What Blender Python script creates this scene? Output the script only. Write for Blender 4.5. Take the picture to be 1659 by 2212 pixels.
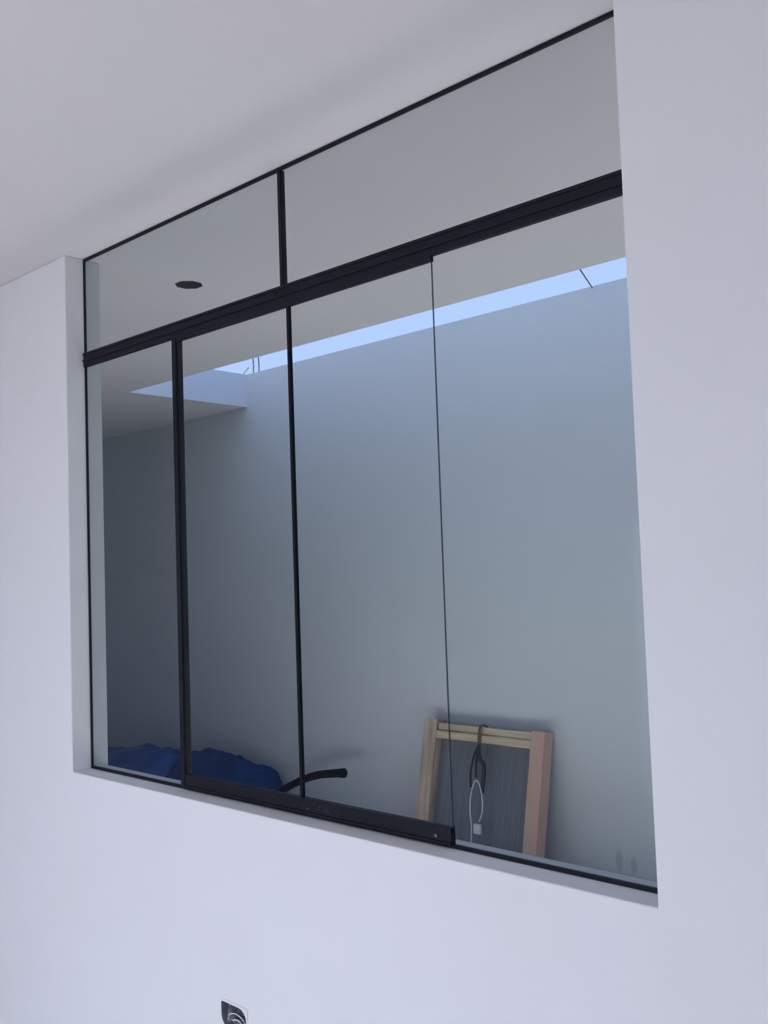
import bpy, bmesh, math, random
from mathutils import Vector, Matrix, noise

for o in list(bpy.data.objects):
    bpy.data.objects.remove(o)
S = bpy.context.scene
C = S.collection
Z0 = 0.85            # window sill above the floor; helper heights below are world heights

# ------------------------------------------------------------------ camera
def make_camera():
    cd = bpy.data.cameras.new('camera')
    cam = bpy.data.objects.new('camera', cd)
    C.objects.link(cam)
    yaw, pitch, roll = -0.7485655, 0.0582954, -0.0345877
    f = Vector((math.sin(yaw)*math.cos(pitch), math.cos(yaw)*math.cos(pitch), math.sin(pitch)))
    r = Vector((math.cos(yaw), -math.sin(yaw), 0))
    u = r.cross(f)
    r2 = r*math.cos(roll) + u*math.sin(roll)
    u2 = -r*math.sin(roll) + u*math.cos(roll)
    m = Matrix((r2, u2, -f)).transposed().to_4x4()
    m.translation = Vector((2.98416, -1.71511, 0.64047 + Z0))
    cam.matrix_world = m
    cd.sensor_fit = 'VERTICAL'
    cd.sensor_height = 36.0
    cd.lens = 36.0*2074.56/2212.0
    cd.clip_start = 0.02
    S.camera = cam
make_camera()

# ------------------------------------------------------------------ sky, exposure
SKY_ZENITH = (0.12, 0.62, 2.0)
SKY_HORIZON = (0.93, 1.19, 2.05)
SKY_GLOW = (5.4, 5.55, 6.3)
SKY_STRENGTH = 1.0
S.view_settings.view_transform = 'Standard'
S.view_settings.look = 'None'
S.view_settings.gamma = 1.0
S.view_settings.exposure = 0.0
S.view_settings.use_curve_mapping = False

def make_sky():
    w = bpy.data.worlds.new('hazy_sky'); S.world = w
    w.use_nodes = True
    nt = w.node_tree; nt.nodes.clear()
    N = lambda t: nt.nodes.new(t)
    L = nt.links.new
    tc = N('ShaderNodeTexCoord')
    sep = N('ShaderNodeSeparateXYZ'); L(tc.outputs['Generated'], sep.inputs[0])
    mr = N('ShaderNodeMapRange'); mr.inputs[1].default_value = 0.32; mr.inputs[2].default_value = 0.90
    L(sep.outputs['Z'], mr.inputs[0])
    mix = N('ShaderNodeMix'); mix.data_type = 'RGBA'
    L(mr.outputs[0], mix.inputs[0])
    mix.inputs[6].default_value = (*SKY_HORIZON, 1); mix.inputs[7].default_value = (*SKY_ZENITH, 1)
    # broad bright haze around the veiled sun, low behind the house front
    dot = N('ShaderNodeVectorMath'); dot.operation = 'DOT_PRODUCT'
    L(tc.outputs['Generated'], dot.inputs[0])
    dot.inputs[1].default_value = Vector((0.18, -0.94, 0.22)).normalized()
    mg = N('ShaderNodeMapRange'); mg.interpolation_type = 'SMOOTHSTEP'
    mg.inputs[1].default_value = 0.35; mg.inputs[2].default_value = 1.0
    L(dot.outputs['Value'], mg.inputs[0])
    mul = N('ShaderNodeMix'); mul.data_type = 'RGBA'; mul.blend_type = 'ADD'
    L(mg.outputs[0], mul.inputs[0])
    L(mix.outputs[2], mul.inputs[6]); mul.inputs[7].default_value = (*SKY_GLOW, 1)
    bg = N('ShaderNodeBackground'); bg.inputs[1].default_value = SKY_STRENGTH
    L(mul.outputs[2], bg.inputs[0])
    out = N('ShaderNodeOutputWorld'); L(bg.outputs[0], out.inputs[0])
make_sky()

def make_sun(strength=21.0, travel=(0.25, -0.30, -1.0), col=(1.0, 0.93, 0.85)):
    d = bpy.data.lights.new('sun', 'SUN'); d.energy = strength; d.color = col; d.angle = math.radians(3)
    o = bpy.data.objects.new('sun', d); C.objects.link(o)
    o.rotation_euler = Vector(travel).to_track_quat('-Z', 'Y').to_euler()
    o.location = (0, 0, 8)
make_sun()

# ------------------------------------------------------------------ materials
def mat(name, col, rough=0.6, var=None, scale=8.0, bump=0.0, bscale=60.0, metallic=0.0, spec=0.5, stretch=(1, 1, 1), detail=4.0):
    m = bpy.data.materials.new(name); m.use_nodes = True
    nt = m.node_tree; b = nt.nodes['Principled BSDF']
    b.inputs['Base Color'].default_value = (*col, 1)
    b.inputs['Roughness'].default_value = rough
    b.inputs['Metallic'].default_value = metallic
    b.inputs['Specular IOR Level'].default_value = spec
    tc = nt.nodes.new('ShaderNodeTexCoord')
    mp = nt.nodes.new('ShaderNodeMapping'); mp.inputs['Scale'].default_value = stretch
    nt.links.new(tc.outputs['Object'], mp.inputs[0])
    if var:
        n = nt.nodes.new('ShaderNodeTexNoise'); n.inputs['Scale'].default_value = scale; n.inputs['Detail'].default_value = detail
        nt.links.new(mp.outputs[0], n.inputs['Vector'])
        r = nt.nodes.new('ShaderNodeValToRGB')
        r.color_ramp.elements[0].position = 0.3; r.color_ramp.elements[1].position = 0.7
        r.color_ramp.elements[0].color = (*var, 1); r.color_ramp.elements[1].color = (*col, 1)
        nt.links.new(n.outputs['Fac'], r.inputs[0]); nt.links.new(r.outputs[0], b.inputs['Base Color'])
    if bump:
        n2 = nt.nodes.new('ShaderNodeTexNoise'); n2.inputs['Scale'].default_value = bscale; n2.inputs['Detail'].default_value = 5
        nt.links.new(mp.outputs[0], n2.inputs['Vector'])
        bp = nt.nodes.new('ShaderNodeBump'); bp.inputs['Strength'].default_value = bump; bp.inputs['Distance'].default_value = 0.01
        nt.links.new(n2.outputs['Fac'], bp.inputs['Height']); nt.links.new(bp.outputs[0], b.inputs['Normal'])
    return m

M = {}
M['wall'] = mat('white_plaster', (0.785, 0.79, 0.80), 0.75, (0.765, 0.775, 0.775), 3.0, 0.10, 35.0, spec=0.25)
M['ceil'] = mat('white_ceiling_paint', (0.86, 0.82, 0.83), 0.8, (0.84, 0.825, 0.815), 2.0, 0.06, 20.0, spec=0.2)
M['floor'] = mat('grey_concrete', (0.56, 0.56, 0.55), 0.7, (0.49, 0.485, 0.48), 5.0, 0.2, 60.0)
M['tile'] = mat('pale_floor_tile', (0.74, 0.71, 0.67), 0.5, (0.70, 0.675, 0.64), 4.0)
M['soffit'] = mat('court_ceiling_paint', (0.72, 0.70, 0.71), 0.8, (0.70, 0.695, 0.69), 2.0, 0.06, 20.0, spec=0.2)
M['alu'] = mat('black_aluminium', (0.006, 0.007, 0.012), 0.5, (0.009, 0.010, 0.015), 40.0, 0.05, 200.0, spec=0.2)
M['gasket'] = mat('black_rubber', (0.006, 0.007, 0.012), 0.7, (0.009, 0.010, 0.014), 80.0, spec=0.15)
M['wood'] = mat('pine_wood', (0.70, 0.55, 0.41), 0.7, (0.34, 0.27, 0.21), 34.0, 0.35, 60.0, stretch=(1, 1, 0.08))
M['wood_rail'] = mat('yellow_pine_wood', (0.78, 0.66, 0.44), 0.7, (0.42, 0.33, 0.23), 30.0, 0.35, 60.0, stretch=(0.08, 1, 1))
M['wood_red'] = mat('reddish_pine_wood', (0.66, 0.38, 0.32), 0.7, (0.56, 0.44, 0.32), 22.0, 0.35, 60.0, stretch=(1, 1, 0.12))
M['board'] = mat('dark_grey_board', (0.19, 0.21, 0.26), 0.55, (0.13, 0.15, 0.19), 60.0, 0.1, 80.0, stretch=(1, 1, 0.05))
M['tarp'] = mat('blue_tarpaulin', (0.014, 0.085, 0.33), 0.6, (0.010, 0.060, 0.22), 6.0, 0.2, 25.0, spec=0.15)
M['navy'] = mat('navy_sheeting', (0.008, 0.032, 0.11), 0.6, (0.006, 0.045, 0.18), 4.0, 0.2, 25.0, spec=0.15)
M['pipe'] = mat('black_hose_rubber', (0.008, 0.009, 0.014), 0.6, (0.012, 0.013, 0.018), 60.0, spec=0.2)
M['cord'] = mat('black_cable_sheath', (0.02, 0.022, 0.032), 0.5, (0.03, 0.032, 0.045), 60.0)
M['white'] = mat('white_plastic', (0.75, 0.76, 0.78), 0.4, (0.66, 0.67, 0.70), 50.0)
M['box'] = mat('dark_junction_metal', (0.085, 0.10, 0.10), 0.5, (0.05, 0.06, 0.06), 40.0, metallic=0.3)
M['housing'] = mat('grey_box_plastic', (0.30, 0.31, 0.35), 0.5, (0.16, 0.165, 0.19), 60.0)
M['paper'] = mat('crumpled_foil_paper', (0.34, 0.35, 0.42), 0.35, (0.025, 0.027, 0.045), 28.0, 0.4, 60.0)
M['dust'] = mat('pale_plaster_dust', (0.20, 0.21, 0.24), 0.9, (0.10, 0.11, 0.13), 80.0)
M['edge'] = mat('green_glass_edge', (0.030, 0.036, 0.045), 0.4, (0.045, 0.052, 0.060), 30.0, spec=0.2)
M['rebar'] = mat('rusty_steel', (0.20, 0.16, 0.13), 0.7, (0.08, 0.07, 0.065), 90.0, 0.3, 120.0)

def far_wall_material():
    m = mat('court_wall_plaster', (0.655, 0.695, 0.735), 0.8, (0.635, 0.68, 0.705), 1.6, 0.05, 30.0, spec=0.2)
    nt = m.node_tree; b = nt.nodes['Principled BSDF']
    src = b.inputs['Base Color'].links[0].from_socket
    tc = nt.nodes.new('ShaderNodeTexCoord')
    prev = src
    # two small scuffs low on the wall
    for (x, z, rx, rz) in ((0.625, 0.085, 0.022, 0.055), (0.700, 0.075, 0.020, 0.045)):
        mp = nt.nodes.new('ShaderNodeMapping')
        mp.inputs['Location'].default_value = (-x/rx, 0, -z/rz)
        mp.inputs['Scale'].default_value = (1/rx, 0, 1/rz)
        nt.links.new(tc.outputs['Object'], mp.inputs[0])
        ln = nt.nodes.new('ShaderNodeVectorMath'); ln.operation = 'LENGTH'
        nt.links.new(mp.outputs[0], ln.inputs[0])
        mr = nt.nodes.new('ShaderNodeMapRange'); mr.interpolation_type = 'SMOOTHSTEP'
        mr.inputs[1].default_value = 1.15; mr.inputs[2].default_value = 0.5
        mr.inputs[3].default_value = 0.0; mr.inputs[4].default_value = 0.35
        nt.links.new(ln.outputs['Value'], mr.inputs[0])
        mx = nt.nodes.new('ShaderNodeMix'); mx.data_type = 'RGBA'
        nt.links.new(mr.outputs[0], mx.inputs[0]); nt.links.new(prev, mx.inputs[6])
        mx.inputs[7].default_value = (0.25, 0.27, 0.28, 1)
        prev = mx.outputs[2]
    nt.links.new(prev, b.inputs['Base Color'])
    return m
M['blocker'] = mat('blocker_grey', (0.30, 0.32, 0.35), 0.8, (0.24, 0.25, 0.27), 4.0, 0.2, 40.0)
M['far'] = far_wall_material()

def glass_material(name, tint):
    m = bpy.data.materials.new(name); m.use_nodes = True
    nt = m.node_tree; nt.nodes.clear()
    N = lambda t: nt.nodes.new(t)
    tr = N('ShaderNodeBsdfTransparent')
    noise_ = N('ShaderNodeTexNoise'); noise_.inputs['Scale'].default_value = 1.5
    mc = N('ShaderNodeMix'); mc.data_type = 'RGBA'
    nt.links.new(noise_.outputs['Fac'], mc.inputs[0])
    mc.inputs[6].default_value = (*tint, 1); mc.inputs[7].default_value = (*[min(1, t*1.015) for t in tint], 1)
    nt.links.new(mc.outputs[2], tr.inputs[0])
    gl = N('ShaderNodeBsdfGlossy'); gl.inputs['Roughness'].default_value = 0.02
    gl.inputs[0].default_value = (0.9, 0.95, 1, 1)
    lw = N('ShaderNodeLayerWeight'); lw.inputs[0].default_value = 0.5
    pw = N('ShaderNodeMath'); pw.operation = 'POWER'; pw.inputs[1].default_value = 5.0
    nt.links.new(lw.outputs['Facing'], pw.inputs[0])
    fr = N('ShaderNodeMath'); fr.operation = 'MULTIPLY_ADD'; fr.inputs[1].default_value = 0.7; fr.inputs[2].default_value = 0.012
    nt.links.new(pw.outputs[0], fr.inputs[0])
    mx = N('ShaderNodeMixShader')
    nt.links.new(fr.outputs[0], mx.inputs[0]); nt.links.new(tr.outputs[0], mx.inputs[1]); nt.links.new(gl.outputs[0], mx.inputs[2])
    out = N('ShaderNodeOutputMaterial'); nt.links.new(mx.outputs[0], out.inputs[0])
    return m
M['glass'] = glass_material('tinted_window_glass', (0.702, 0.732, 0.745))

# ------------------------------------------------------------------ helpers
def obj(name, bm, m, parent=None, smooth=False, loc=None):
    me = bpy.data.meshes.new(name)
    bmesh.ops.recalc_face_normals(bm, faces=bm.faces[:])
    bm.to_mesh(me); bm.free()
    for mm in (m if isinstance(m, (list, tuple)) else [m]):
        me.materials.append(mm)
    if smooth:
        for p in me.polygons: p.use_smooth = True
    o = bpy.data.objects.new(name, me); C.objects.link(o)
    if parent: o.parent = parent
    if loc: o.location = loc
    return o

def tag(o, label, cat=None, group=None, kind=None):
    o['label'] = label
    if cat: o['category'] = cat
    if group: o['group'] = group
    if kind: o['kind'] = kind
    return o

def thing(name, label, cat, loc=(0, 0, 0), group=None, kind=None):
    o = bpy.data.objects.new(name, None); C.objects.link(o)
    o.location = loc; o.empty_display_size = 0.1
    return tag(o, label, cat, group, kind)

def add_box(bm, x0, x1, y0, y1, z0, z1):
    v = [bm.verts.new((x, y, z)) for x in (x0, x1) for y in (y0, y1) for z in (z0, z1)]
    for f in ((0, 1, 3, 2), (4, 6, 7, 5), (0, 4, 5, 1), (2, 3, 7, 6), (0, 2, 6, 4), (1, 5, 7, 3)):
        bm.faces.new([v[i] for i in f])
    return v

def box(*a):
    bm = bmesh.new(); add_box(bm, *a); return bm

def bevel(o, w, seg=2, ang=40):
    md = o.modifiers.new('bevel', 'BEVEL'); md.width = w; md.segments = seg
    md.limit_method = 'ANGLE'; md.angle_limit = math.radians(ang)
    return o

def add_tube(bm, pts, rad, n=10, cap=True):
    pts = [Vector(p) for p in pts]
    rads = rad if isinstance(rad, (list, tuple)) else [rad]*len(pts)
    rings = []
    up = Vector((0.13, 0.21, 1)).normalized()
    for i, p in enumerate(pts):
        t = (pts[min(i+1, len(pts)-1)] - pts[max(i-1, 0)]).normalized()
        a = t.cross(up)
        if a.length < 0.05: a = t.cross(Vector((1, 0, 0)))
        a.normalize(); b = t.cross(a)
        up = -b if False else up
        rings.append([bm.verts.new(p + (a*math.cos(2*math.pi*k/n) + b*math.sin(2*math.pi*k/n))*rads[i]) for k in range(n)])
    for i in range(len(rings)-1):
        for k in range(n):
            bm.faces.new((rings[i][k], rings[i][(k+1) % n], rings[i+1][(k+1) % n], rings[i+1][k]))
    if cap:
        bm.faces.new(rings[0]); bm.faces.new(rings[-1][::-1])

def spline(pts, n=8):
    P = [Vector(p) for p in pts]; P = [2*P[0]-P[1]] + P + [2*P[-1]-P[-2]]
    out = []
    for i in range(1, len(P)-2):
        for k in range(n):
            t = k/n
            a, b, c, d = P[i-1], P[i], P[i+1], P[i+2]
            out.append(0.5*((2*b) + (c-a)*t + (2*a-5*b+4*c-d)*t*t + (3*b-a-3*c+d)*t**3))
    out.append(P[-2]); return out

def slab_with_holes(us, vs, w0, w1, holes, frm):
    """panel on a u/v grid of cells, cells inside a hole left out, thickness w0..w1; frm maps (u,v,w) to a point"""
    bm = bmesh.new(); cache = {}
    def V(u, v, w):
        k = (round(u, 5), round(v, 5), w)
        if k not in cache: cache[k] = bm.verts.new(frm(u, v, w))
        return cache[k]
    us = sorted(set(us)); vs = sorted(set(vs))
    def solid(i, j):
        if i < 0 or j < 0 or i >= len(us)-1 or j >= len(vs)-1: return False
        cu = (us[i]+us[i+1])/2; cv = (vs[j]+vs[j+1])/2
        return not any(h[0] < cu < h[1] and h[2] < cv < h[3] for h in holes)
    for i in range(len(us)-1):
        for j in range(len(vs)-1):
            if not solid(i, j): continue
            a, b, c, d = us[i], us[i+1], vs[j], vs[j+1]
            for w in (w0, w1):
                bm.faces.new((V(a, c, w), V(b, c, w), V(b, d, w), V(a, d, w)))
            if not solid(i-1, j): bm.faces.new((V(a, c, w0), V(a, d, w0), V(a, d, w1), V(a, c, w1)))
            if not solid(i+1, j): bm.faces.new((V(b, c, w0), V(b, d, w0), V(b, d, w1), V(b, c, w1)))
            if not solid(i, j-1): bm.faces.new((V(a, c, w0), V(b, c, w0), V(b, c, w1), V(a, c, w1)))
            if not solid(i, j+1): bm.faces.new((V(a, d, w0), V(b, d, w0), V(b, d, w1), V(a, d, w1)))
    return bm

# ------------------------------------------------------------------ room shell
W = 2.106                      # window opening width
ZS, ZC = Z0, Z0 + 1.75         # sill and ceiling heights
YF, YB = -0.069, 0.066         # inner and outer face of the window wall
XL, XR, YR = -2.4, 4.2, -4.0   # room extents
CL, CR, CY = -4.6, 4.2, 2.361  # court extents
SL = 0.22                      # slab thickness
ZF = -0.12                     # room floor, one step below the court
ZH = 1.74                      # head of the terrace opening

# box for the wall outlet, cut out of the plaster
OX0, OX1, OZ0, OZ1 = 0.782, 0.894, Z0-0.592, Z0-0.522
bm = slab_with_holes([XL-0.15, 0, OX0, OX1, W, XR+0.15], [ZF, OZ0, OZ1, ZS, ZC], YF, YB,
                     [(0, W, ZS, ZC+1), (OX0, OX1, OZ0, OZ1)], lambda u, v, w: (u, w, v))
o = obj('wall_front', bm, M['wall']); bevel(o, 0.004, 3)
tag(o, 'white plastered wall holding the wide black framed window', 'wall', kind='structure')

o = obj('wall_left', box(XL-0.15, XL, YR, YF, ZF, ZC), M['wall']); tag(o, 'white plastered wall left of the room', 'wall', kind='structure')
o = obj('wall_right', box(XR, XR+0.15, YR, YF, ZF, ZC), M['wall']); tag(o, 'white plastered wall right of the room', 'wall', kind='structure')
# back of the room, open to the terrace
bm = slab_with_holes([XL-0.15, -0.12, XR-1.8, XR+0.15], [ZF, ZH, ZC], YR-0.15, YR, [(-0.12, XR-1.8, -1, ZH)], lambda u, v, w: (u, w, v))
o = obj('wall_back', bm, M['wall']); tag(o, 'white wall behind the room with a wide terrace opening', 'wall', kind='structure')
o = obj('floor', box(-6.5, 7.5, -12, YF, ZF-0.15, ZF), M['tile']); tag(o, 'pale tiled floor of the room and terrace', 'floor', kind='structure')
o = obj('floor_court', box(-6.5, 7.5, YB, CY+0.2, ZF-0.15, 0), M['floor']); tag(o, 'grey concrete floor of the narrow service court', 'floor', kind='structure')

# roof slab: room ceiling runs on over the court; long slot open to the sky
JX, JY = -0.008, 0.452
xs = [CL-0.2, -2.02, JX-0.07, JX+0.07, 3.6, CR+1.2]
ys = [YR-0.15, YF, JY-0.07, JY+0.07, 1.452, CY]
bm = slab_with_holes(xs, ys, ZC, ZC+SL, [(-2.02, 3.6, 1.452, 9), (JX-0.07, JX+0.07, JY-0.07, JY+0.07)], lambda u, v, w: (u, v, w))
# (roof parapet to block low sky is added below)
# octagonal rim filling the square hole
def oct_pts(r, z):
    return [(JX + r*math.cos(math.pi*(k+0.5)/4), JY + r*math.sin(math.pi*(k+0.5)/4), z) for k in range(8)]
sq = [(1, 0.414), (0.414, 1), (-0.414, 1), (-1, 0.414), (-1, -0.414), (-0.414, -1), (0.414, -1), (1, -0.414)]
outer = [bm.verts.new((JX+0.07*a, JY+0.07*b, ZC)) for a, b in sq]
inner = [bm.verts.new(p) for p in oct_pts(0.054, ZC)]
cor = {1: (1, 1), 3: (-1, 1), 5: (-1, -1), 7: (1, -1)}
for k in range(8):
    bm.faces.new((outer[k], outer[(k+1) % 8], inner[(k+1) % 8], inner[k]))
for a, b, c in ((0, 1, (1, 1)), (2, 3, (-1, 1)), (4, 5, (-1, -1)), (6, 7, (1, -1))):
    bm.faces.new((outer[a], bm.verts.new((JX+0.07*c[0], JY+0.07*c[1], ZC)), outer[b]))
o = obj('ceiling', bm, [M['ceil'], M['far']])
for p in o.data.polygons:
    if abs(p.normal.z) < 0.5: p.material_index = 1      # slab edges round the sky slot carry the court's paint
tag(o, 'white ceiling slab running over room and court, slot open to sky', 'ceiling', kind='structure')

o = obj('sky_blocker', box(CL-0.2, CR+1.2, 1.30, 1.452, ZC+SL, ZC+SL+1.2), M['blocker'])  # unseen, added to keep low sky glow off the far wall
tag(o, 'unseen grey parapet on the roof along the sky slot', 'wall', kind='structure')
# court walls
o = obj('wall_far', box(CL-0.2, CR+0.2, CY, CY+0.15, 0, ZS+1.97), M['far'])
tag(o, 'bluish grey plastered far wall of the service court', 'wall', kind='structure')
o = obj('wall_court_left', box(CL-0.2, CL, YB, CY, 0, ZC), M['far']); tag(o, 'shaded end wall of the court on the left', 'wall', kind='structure')
o = obj('wall_court_right', box(CR, CR+0.2, YB, CY, 0, ZC), M['far']); tag(o, 'end wall of the court on the right', 'wall', kind='structure')
bm = bmesh.new()
add_box(bm, XL-0.15-2.1, XL-0.15, YB-0.135, YB, 0, ZC)
o = obj('wall_court_side', bm, M['far']); tag(o, 'outer house wall of the court left of the room', 'wall', kind='structure')

# ------------------------------------------------------------------ window
win = thing('window_1', 'wide black aluminium window with four clear lower panes and two upper panes', 'window', (0, 0, ZS), kind='structure')
def wp(name, m, *b, bev=0.0012, **kw):
    bm = bmesh.new()
    for q in (b if isinstance(b[0], (tuple, list)) else [b]): add_box(bm, *q)
    o = obj(name, bm, m, win)
    if bev: bevel(o, bev, 2)
    return o
H = 1.75
ZTB, ZTT = 1.369, 1.4175
A = M['alu']
# perimeter channel
wp('top_frame', A, 0, W, 0, 0.007, H-0.0105, H)
wp('bottom_frame', A, 0, W, 0, 0.009, 0, 0.009)
wp('left_frame', A, 0, 0.0055, 0, 0.008, 0.009, H-0.011)
wp('right_frame', A, W-0.0055, W, 0, 0.008, 0.009, H-0.011)
# transom with the ridges of its sliding track
wp('transom', A, (0, W, -0.004, 0.009, ZTB, ZTT), (0, W, -0.008, -0.004, ZTB+0.018, ZTB+0.024), (0, W, -0.007, -0.004, ZTT-0.008, ZTT))
wp('upper_mullion', A, 1.034, 1.046, -0.002, 0.016, ZTT, H-0.0085)
mul = wp('mullion', A, 0.526, 0.545, -0.006, 0.022, 0.006, ZTB)
# sliding pair of panes in the middle: head lip, kick rail, stile strip
wp('sash_head_rail', A, 0.549, 1.574, -0.006, 0.004, ZTB-0.0145, ZTB)
kr = wp('sash_bottom_rail', A, (0.549, 1.568, -0.006, 0.012, 0.006, 0.047), (0.549, 1.568, -0.010, -0.006, 0.008, 0.014))
wp('meeting_strip', M['gasket'], 1.0590, 1.0685, -0.005, 0.006, 0.036, ZTB-0.012)
wp('glass_edge', M['edge'], 1.5706, 1.5720, -0.002, 0.0002, 0.047, ZTB-0.014, bev=0)
screw_bm = bmesh.new()
add_tube(screw_bm, [(1.525, -0.0055, 0.024), (1.525, -0.0085, 0.024)], 0.004, 10)
obj('screw', screw_bm, M['dust'], kr)
spec = bmesh.new()
rnd = random.Random(4)
for k in range(26):
    x = rnd.choice((1.09, 1.14, 1.17, 1.50)) + rnd.uniform(-0.02, 0.03); z = rnd.uniform(0.018, 0.042); s = rnd.uniform(0.0008, 0.002)
    add_box(spec, x, x+s, -0.0066, -0.0059, z, z+s)
dd = obj('plaster_dust', spec, M['dust'], kr); dd['kind'] = 'stuff'
# glass panes, 6 mm
G = M['glass']
for (a, b, y0, z0, z1) in ((0.0035, 1.034, 0.001, ZTT, H-0.003), (1.046, W-0.0035, 0.001, ZTT, H-0.003),
                           (0.0035, 0.526, 0.002, 0.004, ZTB), (0.545, 1.060, -0.002, 0.036, ZTB-0.01),
                           (1.0685, 1.5705, -0.002, 0.036, ZTB-0.01), (1.5650, W-0.0035, 0.0045, 0.004, ZTB)):
    wp('glass_pane', G, a, b, y0, y0+0.006, z0, z1, bev=0)

# ------------------------------------------------------------------ octagonal box in the court ceiling
def cup(r, z0, z1, wall):
    bm = bmesh.new()
    pts = lambda rr, z: [bm.verts.new(p) for p in [(rr*math.cos(math.pi*(k+0.5)/4), rr*math.sin(math.pi*(k+0.5)/4), z) for k in range(8)]]
    a, b, c, d = pts(r, z0), pts(r, z1), pts(r-wall, z0), pts(r-wall, z1-wall)
    for k in range(8):
        j = (k+1) % 8
        bm.faces.new((a[k], a[j], b[j], b[k])); bm.faces.new((c[k], c[j], d[j], d[k])); bm.faces.new((a[k], a[j], c[j], c[k]))
    bm.faces.new(b); bm.faces.new(d)
    return bm
jb = thing('junction_box', 'dark octagonal electrical box sunk in the ceiling behind the upper left pane', 'electrical box', (JX, JY, ZC))
obj('housing', cup(0.0535, -0.001, 0.045, 0.002), M['box'], jb)
bm = bmesh.new()
for k, (dx, dy) in enumerate(((0.012, 0.01), (-0.01, 0.014), (0.002, -0.014))):
    add_tube(bm, spline([(dx, dy, 0.042), (dx*2.2, dy*1.2, 0.02), (dx*0.5, -dy, 0.012), (-dx, dy*0.4, 0.022)]), 0.0018, 6)
obj('wires', bm, M['cord'], jb, smooth=True)

# ------------------------------------------------------------------ recessed outlet box low on the window wall
ob = thing('outlet_box', 'open recessed outlet box with crumpled dark filling low on the white wall', 'outlet box', ((OX0+OX1)/2, YF, (OZ0+OZ1)/2))
hw, hh, dp = (OX1-OX0)/2-0.0005, (OZ1-OZ0)/2-0.0005, 0.05
bm = bmesh.new()
def rr(h_w, h_h, r, y):
    out = []
    for cx, cz, a0 in ((h_w-r, h_h-r, 0), (-h_w+r*0.2, h_h-r*0.2, 90), (-h_w+r, -h_h+r, 180), (h_w-r, -h_h+r, 270)):
        q = r*0.2 if a0 == 90 else r
        for k in range(5):
            a = math.radians(a0 + 22.5*k); out.append((cx+q*math.cos(a), y, cz+q*math.sin(a)))
    return out
ro = [bm.verts.new(p) for p in rr(hw+0.0045, hh+0.0045, 0.003, -0.0010)]
ri = [bm.verts.new(p) for p in rr(hw-0.002, hh-0.002, 0.030, -0.0010)]
rb = [bm.verts.new(p) for p in rr(hw-0.002, hh-0.002, 0.030, dp)]
n = len(ro)
for k in range(n):
    j = (k+1) % n
    bm.faces.new((ro[k], ro[j], ri[j], ri[k])).material_index = 1; bm.faces.new((ri[k], ri[j], rb[j], rb[k]))
bm.faces.new(rb)
obj('housing', bm, [M['housing'], M['wall']], ob)
# crumpled filling
bm = bmesh.new()
nu, nv = 44, 28
g = [[None]*(nv+1) for _ in range(nu+1)]
for i in range(nu+1):
    for j in range(nv+1):
        u = -1+2*i/nu; v = -1+2*j/nv
        p = Vector((u*3.1, v*2.2, 1.7))
        h = noise.turbulence(p, 3, True, amplitude_scale=0.6, frequency_scale=2.1)
        y = 0.026 - 0.026*h + 0.012*max(abs(u), abs(v))**4
        g[i][j] = bm.verts.new((u*(hw-0.006)*(1-0.05*v*v), max(0.003, y), v*(hh-0.006)))
for i in range(nu):
    for j in range(nv):
        bm.faces.new((g[i][j], g[i+1][j], g[i+1][j+1], g[i][j+1]))
obj('crumpled_filling', bm, M['paper'], ob)
bm = bmesh.new()
add_tube(bm, spline([(-0.040, 0.020, -0.028), (-0.030, 0.006, -0.004), (-0.002, 0.003, 0.010), (0.026, 0.004, 0.006), (0.040, 0.010, -0.012), (0.038, 0.022, -0.028)]), 0.0016, 8)
add_tube(bm, spline([(-0.02, 0.022, -0.03), (-0.008, 0.004, -0.010), (0.014, 0.003, -0.004), (0.026, 0.012, -0.02)]), 0.002, 8)
obj('cable', bm, M['white'], ob, smooth=True)['label'] = 'pale cable loops'

# ------------------------------------------------------------------ wooden frame leaning on the far wall
tilt = math.atan(0.14/0.65)
fr = thing('wooden_frame', 'rough pine frame around a dark board leaning on the far court wall', 'wooden frame', (-0.09, 2.13, 0.006))
fr.rotation_euler = (-tilt, 0, 0)
HT = 0.655/math.cos(tilt)
def jitter_board(x0, x1, y0, y1, z0, z1, seed, amp=0.0025, n=14, axis=2):
    bm = bmesh.new(); add_box(bm, x0, x1, y0, y1, z0, z1)
    ed = [e for e in bm.edges if abs((e.verts[0].co-e.verts[1].co).normalized()[axis]) > 0.9]
    bmesh.ops.subdivide_edges(bm, edges=ed, cuts=n, use_grid_fill=True)
    for v in bm.verts:
        v.co += Vector((noise.noise(v.co*9+Vector((seed, 0, 0))), noise.noise(v.co*9+Vector((0, seed, 0))), noise.noise(v.co*9+Vector((0, 0, seed)))))*amp
    return bm
x = lambda a: a + 0.09
lp = obj('post', jitter_board(x(-0.470), x(-0.385), 0, 0.080, 0, HT+0.012, 3), M['wood'], fr); bevel(lp, 0.003)
rp = obj('post', jitter_board(x(0.222), x(0.300), 0, 0.080, 0, HT+0.004, 8), M['wood_red'], fr); bevel(rp, 0.003)
rp['label'] = 'reddish brown right post'
rb_ = jitter_board(x(-0.383), x(0.220), 0.002, 0.050, HT-0.085, HT-0.045, 5, axis=0)
tmp = bpy.data.meshes.new('tmp'); up_ = jitter_board(x(-0.380), x(0.220), 0.010, 0.050, HT-0.046, HT-0.006, 7, axis=0)
up_.to_mesh(tmp); up_.free(); rb_.from_mesh(tmp); bpy.data.meshes.remove(tmp)
rl = obj('top_rail', rb_, M['wood_rail'], fr); bevel(rl, 0.003)
rl['label'] = 'yellow pine top rail'
bb = obj('bottom_rail', jitter_board(x(-0.383), x(0.220), 0.004, 0.050, 0.0, 0.06, 6, axis=0), M['wood_rail'], fr); bevel(bb, 0.003)
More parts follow.
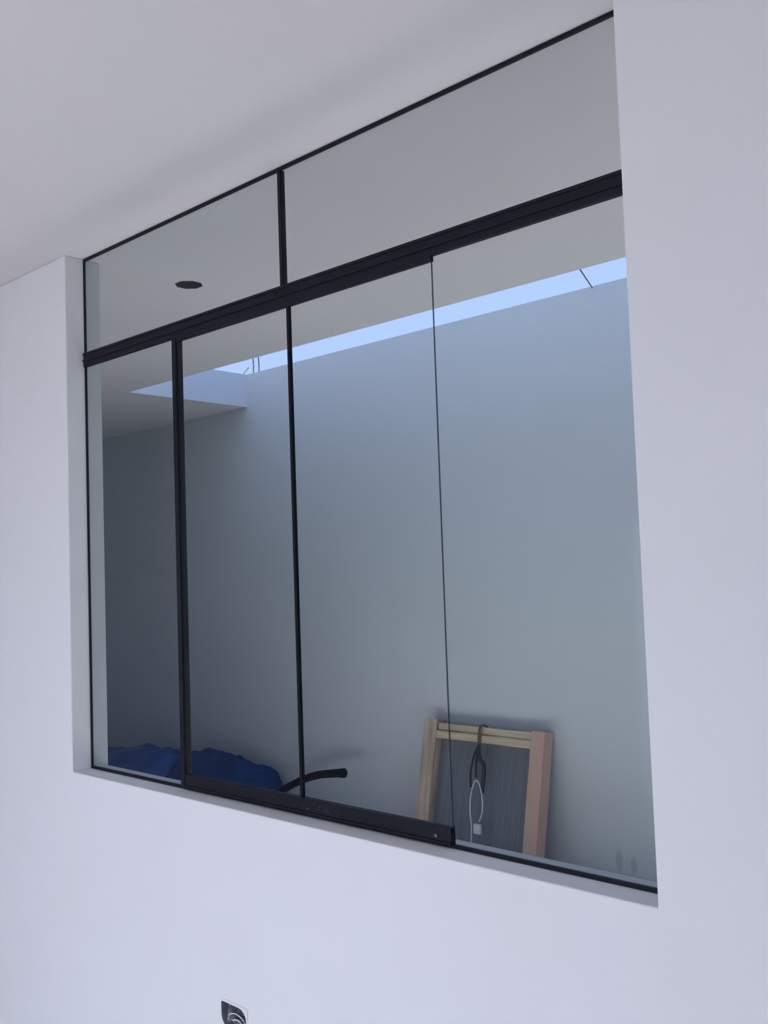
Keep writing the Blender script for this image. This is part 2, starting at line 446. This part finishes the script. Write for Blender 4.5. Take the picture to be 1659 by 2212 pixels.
bd = obj('back_board', box(x(-0.384), x(0.221), 0.052, 0.060, 0.004, HT-0.010), M['board'], fr); bd['label'] = 'dark grey board inside the frame'
fm = fr.matrix_basis.copy() if False else Matrix.Translation(fr.location) @ Matrix.Rotation(-tilt, 4, 'X')
def on_frame(px, y, z):      # local coordinates of the frame (x as court x) to world
    return fm @ Vector((x(px), y, z))

# black cord tied over the top rail
bc = thing('black_cord', 'black cord knotted over the top rail of the pine frame', 'cord', on_frame(-0.095, 0, HT))
def local(o, pts): return [Vector(p)-o.location for p in pts]
bm = bmesh.new()
add_tube(bm, local(bc, spline([on_frame(-0.100, 0.066, HT-0.09), on_frame(-0.100, 0.064, HT-0.004), on_frame(-0.098, 0.022, HT+0.004), on_frame(-0.094, -0.004, HT-0.012),
                               on_frame(-0.092, -0.006, HT-0.09), on_frame(-0.088, 0.0, HT-0.125)])), 0.0045, 8)
add_tube(bm, local(bc, spline([on_frame(-0.082, 0.0, HT-0.11), on_frame(-0.080, -0.006, HT-0.05), on_frame(-0.080, -0.006, HT-0.004), on_frame(-0.084, 0.02, HT+0.006), on_frame(-0.086, 0.054, HT+0.0)])), 0.0035, 8)
obj('binding', bm, M['rebar'], bc, smooth=True)
for pts, r in (([(-0.088, -0.008, HT-0.10), (-0.110, -0.010, HT-0.16), (-0.124, -0.006, HT-0.24), (-0.118, 0.0, HT-0.31)], 0.006),
               ([(-0.088, -0.008, HT-0.10), (-0.070, -0.012, HT-0.16), (-0.040, -0.010, HT-0.20), (-0.045, 0.0, HT-0.33)], 0.010),
               ([(-0.086, -0.004, HT-0.11), (-0.090, -0.012, HT-0.18), (-0.084, -0.010, HT-0.26)], 0.006)):
    bm = bmesh.new(); add_tube(bm, local(bc, spline([on_frame(*p) for p in pts])), r, 8); obj('strand', bm, M['cord'], bc, smooth=True)

# white lead with a plug hanging in a loop below it
wc = thing('power_cord', 'thin white cable loop with a white plug hanging in front of the dark board', 'power cord', on_frame(-0.085, 0, HT-0.25))
bm = bmesh.new()
add_tube(bm, local(wc, spline([on_frame(-0.078, -0.010, 0.010), on_frame(-0.084, -0.010, 0.16), on_frame(-0.104, -0.010, HT-0.42), on_frame(-0.106, -0.010, HT-0.34), on_frame(-0.088, -0.010, HT-0.278),
                               on_frame(-0.062, -0.010, HT-0.285), on_frame(-0.034, -0.012, HT-0.35), on_frame(-0.026, -0.012, HT-0.42), on_frame(-0.040, -0.012, HT-0.47)])), 0.0035, 8)
obj('cable', bm, M['white'], wc, smooth=True)
pc = on_frame(-0.046, -0.012, HT-0.50)
bm = bmesh.new(); add_box(bm, -0.021, 0.021, -0.010, 0.010, -0.030, 0.020)
pl = obj('plug', bm, M['white'], wc, loc=pc-wc.location); bevel(pl, 0.006, 3)
bm = bmesh.new(); add_tube(bm, [(-0.009, 0, -0.029), (-0.009, 0, -0.050)], 0.0025, 8); obj('prong', bm, M['dust'], pl)
bm = bmesh.new(); add_tube(bm, [(0.009, 0, -0.029), (0.009, 0, -0.050)], 0.0025, 8); obj('prong', bm, M['dust'], pl)

# ------------------------------------------------------------------ bent black hose
hs = thing('bent_hose', 'short bent black hose rising from the court floor left of the pine frame', 'hose', (-1.50, 2.15, 0))
P = [(-1.50, 2.08, 0.018), (-1.555, 2.12, 0.075), (-1.53, 2.15, Z0-0.69), (-1.38, 2.15, Z0-0.612), (-1.22, 2.15, Z0-0.555), (-1.08, 2.15, Z0-0.527), (-0.995, 2.15, Z0-0.515)]
bm = bmesh.new(); sp = spline([Vector(p)-hs.location for p in P], 14)
add_tube(bm, sp, [0.019 + 0.0050*i/len(sp) + 0.0012*(i % 2) for i in range(len(sp))], 14)
obj('hose_body', bm, M['pipe'], hs, smooth=True)
bm = bmesh.new(); d = (sp[-1]-sp[-2]).normalized()
add_tube(bm, [sp[-1]-d*0.012, sp[-1]+d*0.010], 0.0270, 16); o = obj('end_collar', bm, M['pipe'], hs, smooth=False)
# short block carrying the free end of the hose
# ------------------------------------------------------------------ tarpaulin and sheeting
def heap(name, xs, prof, y0, y1, m, seed, amp, floor_z=0.004, nx=90, ny=40, ridge=0.7):
    bm = bmesh.new(); x0, x1 = xs
    top = []; bot = []
    def pz(x):
        for (a, za), (b, zb) in zip(prof, prof[1:]):
            if a <= x <= b:
                t = (x-a)/(b-a); return za + (zb-za)*t
        return floor_z
    for i in range(nx+1):
        row = []
        for j in range(ny+1):
            X = x0+(x1-x0)*i/nx; t = j/ny; Y = y0+(y1-y0)*t
            e = min(1, t/ridge); e = e*e*(3-2*e)
            e2 = 1 if t < 0.86 else 1-((t-0.86)/0.14)**2*0.5
            h = (pz(X)-floor_z)*e*e2
            f = noise.turbulence(Vector((X*3.2+seed, Y*4.5, seed)), 4, True, amplitude_scale=0.5, frequency_scale=2.0)
            z = floor_z + h*(1 - amp) + h*amp*1.6*f
            row.append(bm.verts.new((X, Y, max(floor_z, z))))
        top.append(row)
    for i in range(nx):
        for j in range(ny):
            bm.faces.new((top[i][j], top[i+1][j], top[i+1][j+1], top[i][j+1]))
    b = [[bm.verts.new((v.co.x, v.co.y, 0.0)) for v in r] for r in (top[0], top[-1])]
    ext = bmesh.ops.extrude_edge_only(bm, edges=[e for e in bm.edges if e.is_boundary and len(e.link_faces) == 1])
    for v in ext['geom']:
        if isinstance(v, bmesh.types.BMVert): v.co.z = 0.0
    for r in b:
        for v in r: bm.verts.remove(v)
    return obj(name, bm, m, smooth=True)
t1 = heap('tarpaulin', (-4.3, -2.45), [(-4.3, 0.02), (-3.95, 0.20), (-3.4, 0.255), (-2.95, 0.315), (-2.6, 0.325), (-2.45, 0.30)], 1.45, 2.25, M['tarp'], 2.2, 0.14)
tag(t1, 'crumpled blue tarpaulin heaped on the dark court floor at far left', 'tarpaulin')
t2 = heap('plastic_sheeting', (-2.44, -1.60), [(-2.44, 0.325), (-2.25, 0.335), (-2.05, 0.315), (-1.85, 0.275), (-1.73, 0.245), (-1.69, 0.16), (-1.60, 0.02)], 1.70, 2.335, M['navy'], 6.1, 0.10)
tag(t2, 'dark navy sheeting piled against the wall right of the blue tarpaulin', 'sheeting')

# ------------------------------------------------------------------ roof-level bits against the sky
rnd = random.Random(2)
for k, (px, h, lean) in enumerate(((-1.985, 0.12, 0.012), (-1.925, 0.13, 0.004), (-2.12, 0.05, 0.10))):
    bm = bmesh.new(); add_tube(bm, [(0, 0, -0.03), (lean*0.4, 0, h*0.5), (lean, -0.01, h)], 0.0045, 8)
    o = obj('rebar_stub', bm, M['rebar'], loc=(px, CY+0.03, ZS+1.97))
    tag(o, ['left one of two upright rusty rods on the far wall top', 'right one of two upright rusty rods on the far wall top', 'short leaning rod on the wall top at the corner of the sky slot'][k], 'steel rod', 'steel rods on the wall top')
bm = bmesh.new(); add_tube(bm, [(1.09, 1.458, ZC+0.02), (0.86, 1.90, ZC+0.12), (0.607, 2.40, ZS+1.972)], 0.003, 6)
o = obj('roof_wire', bm, M['cord']); tag(o, 'thin dark wire crossing the strip of sky near the right edge', 'wire')
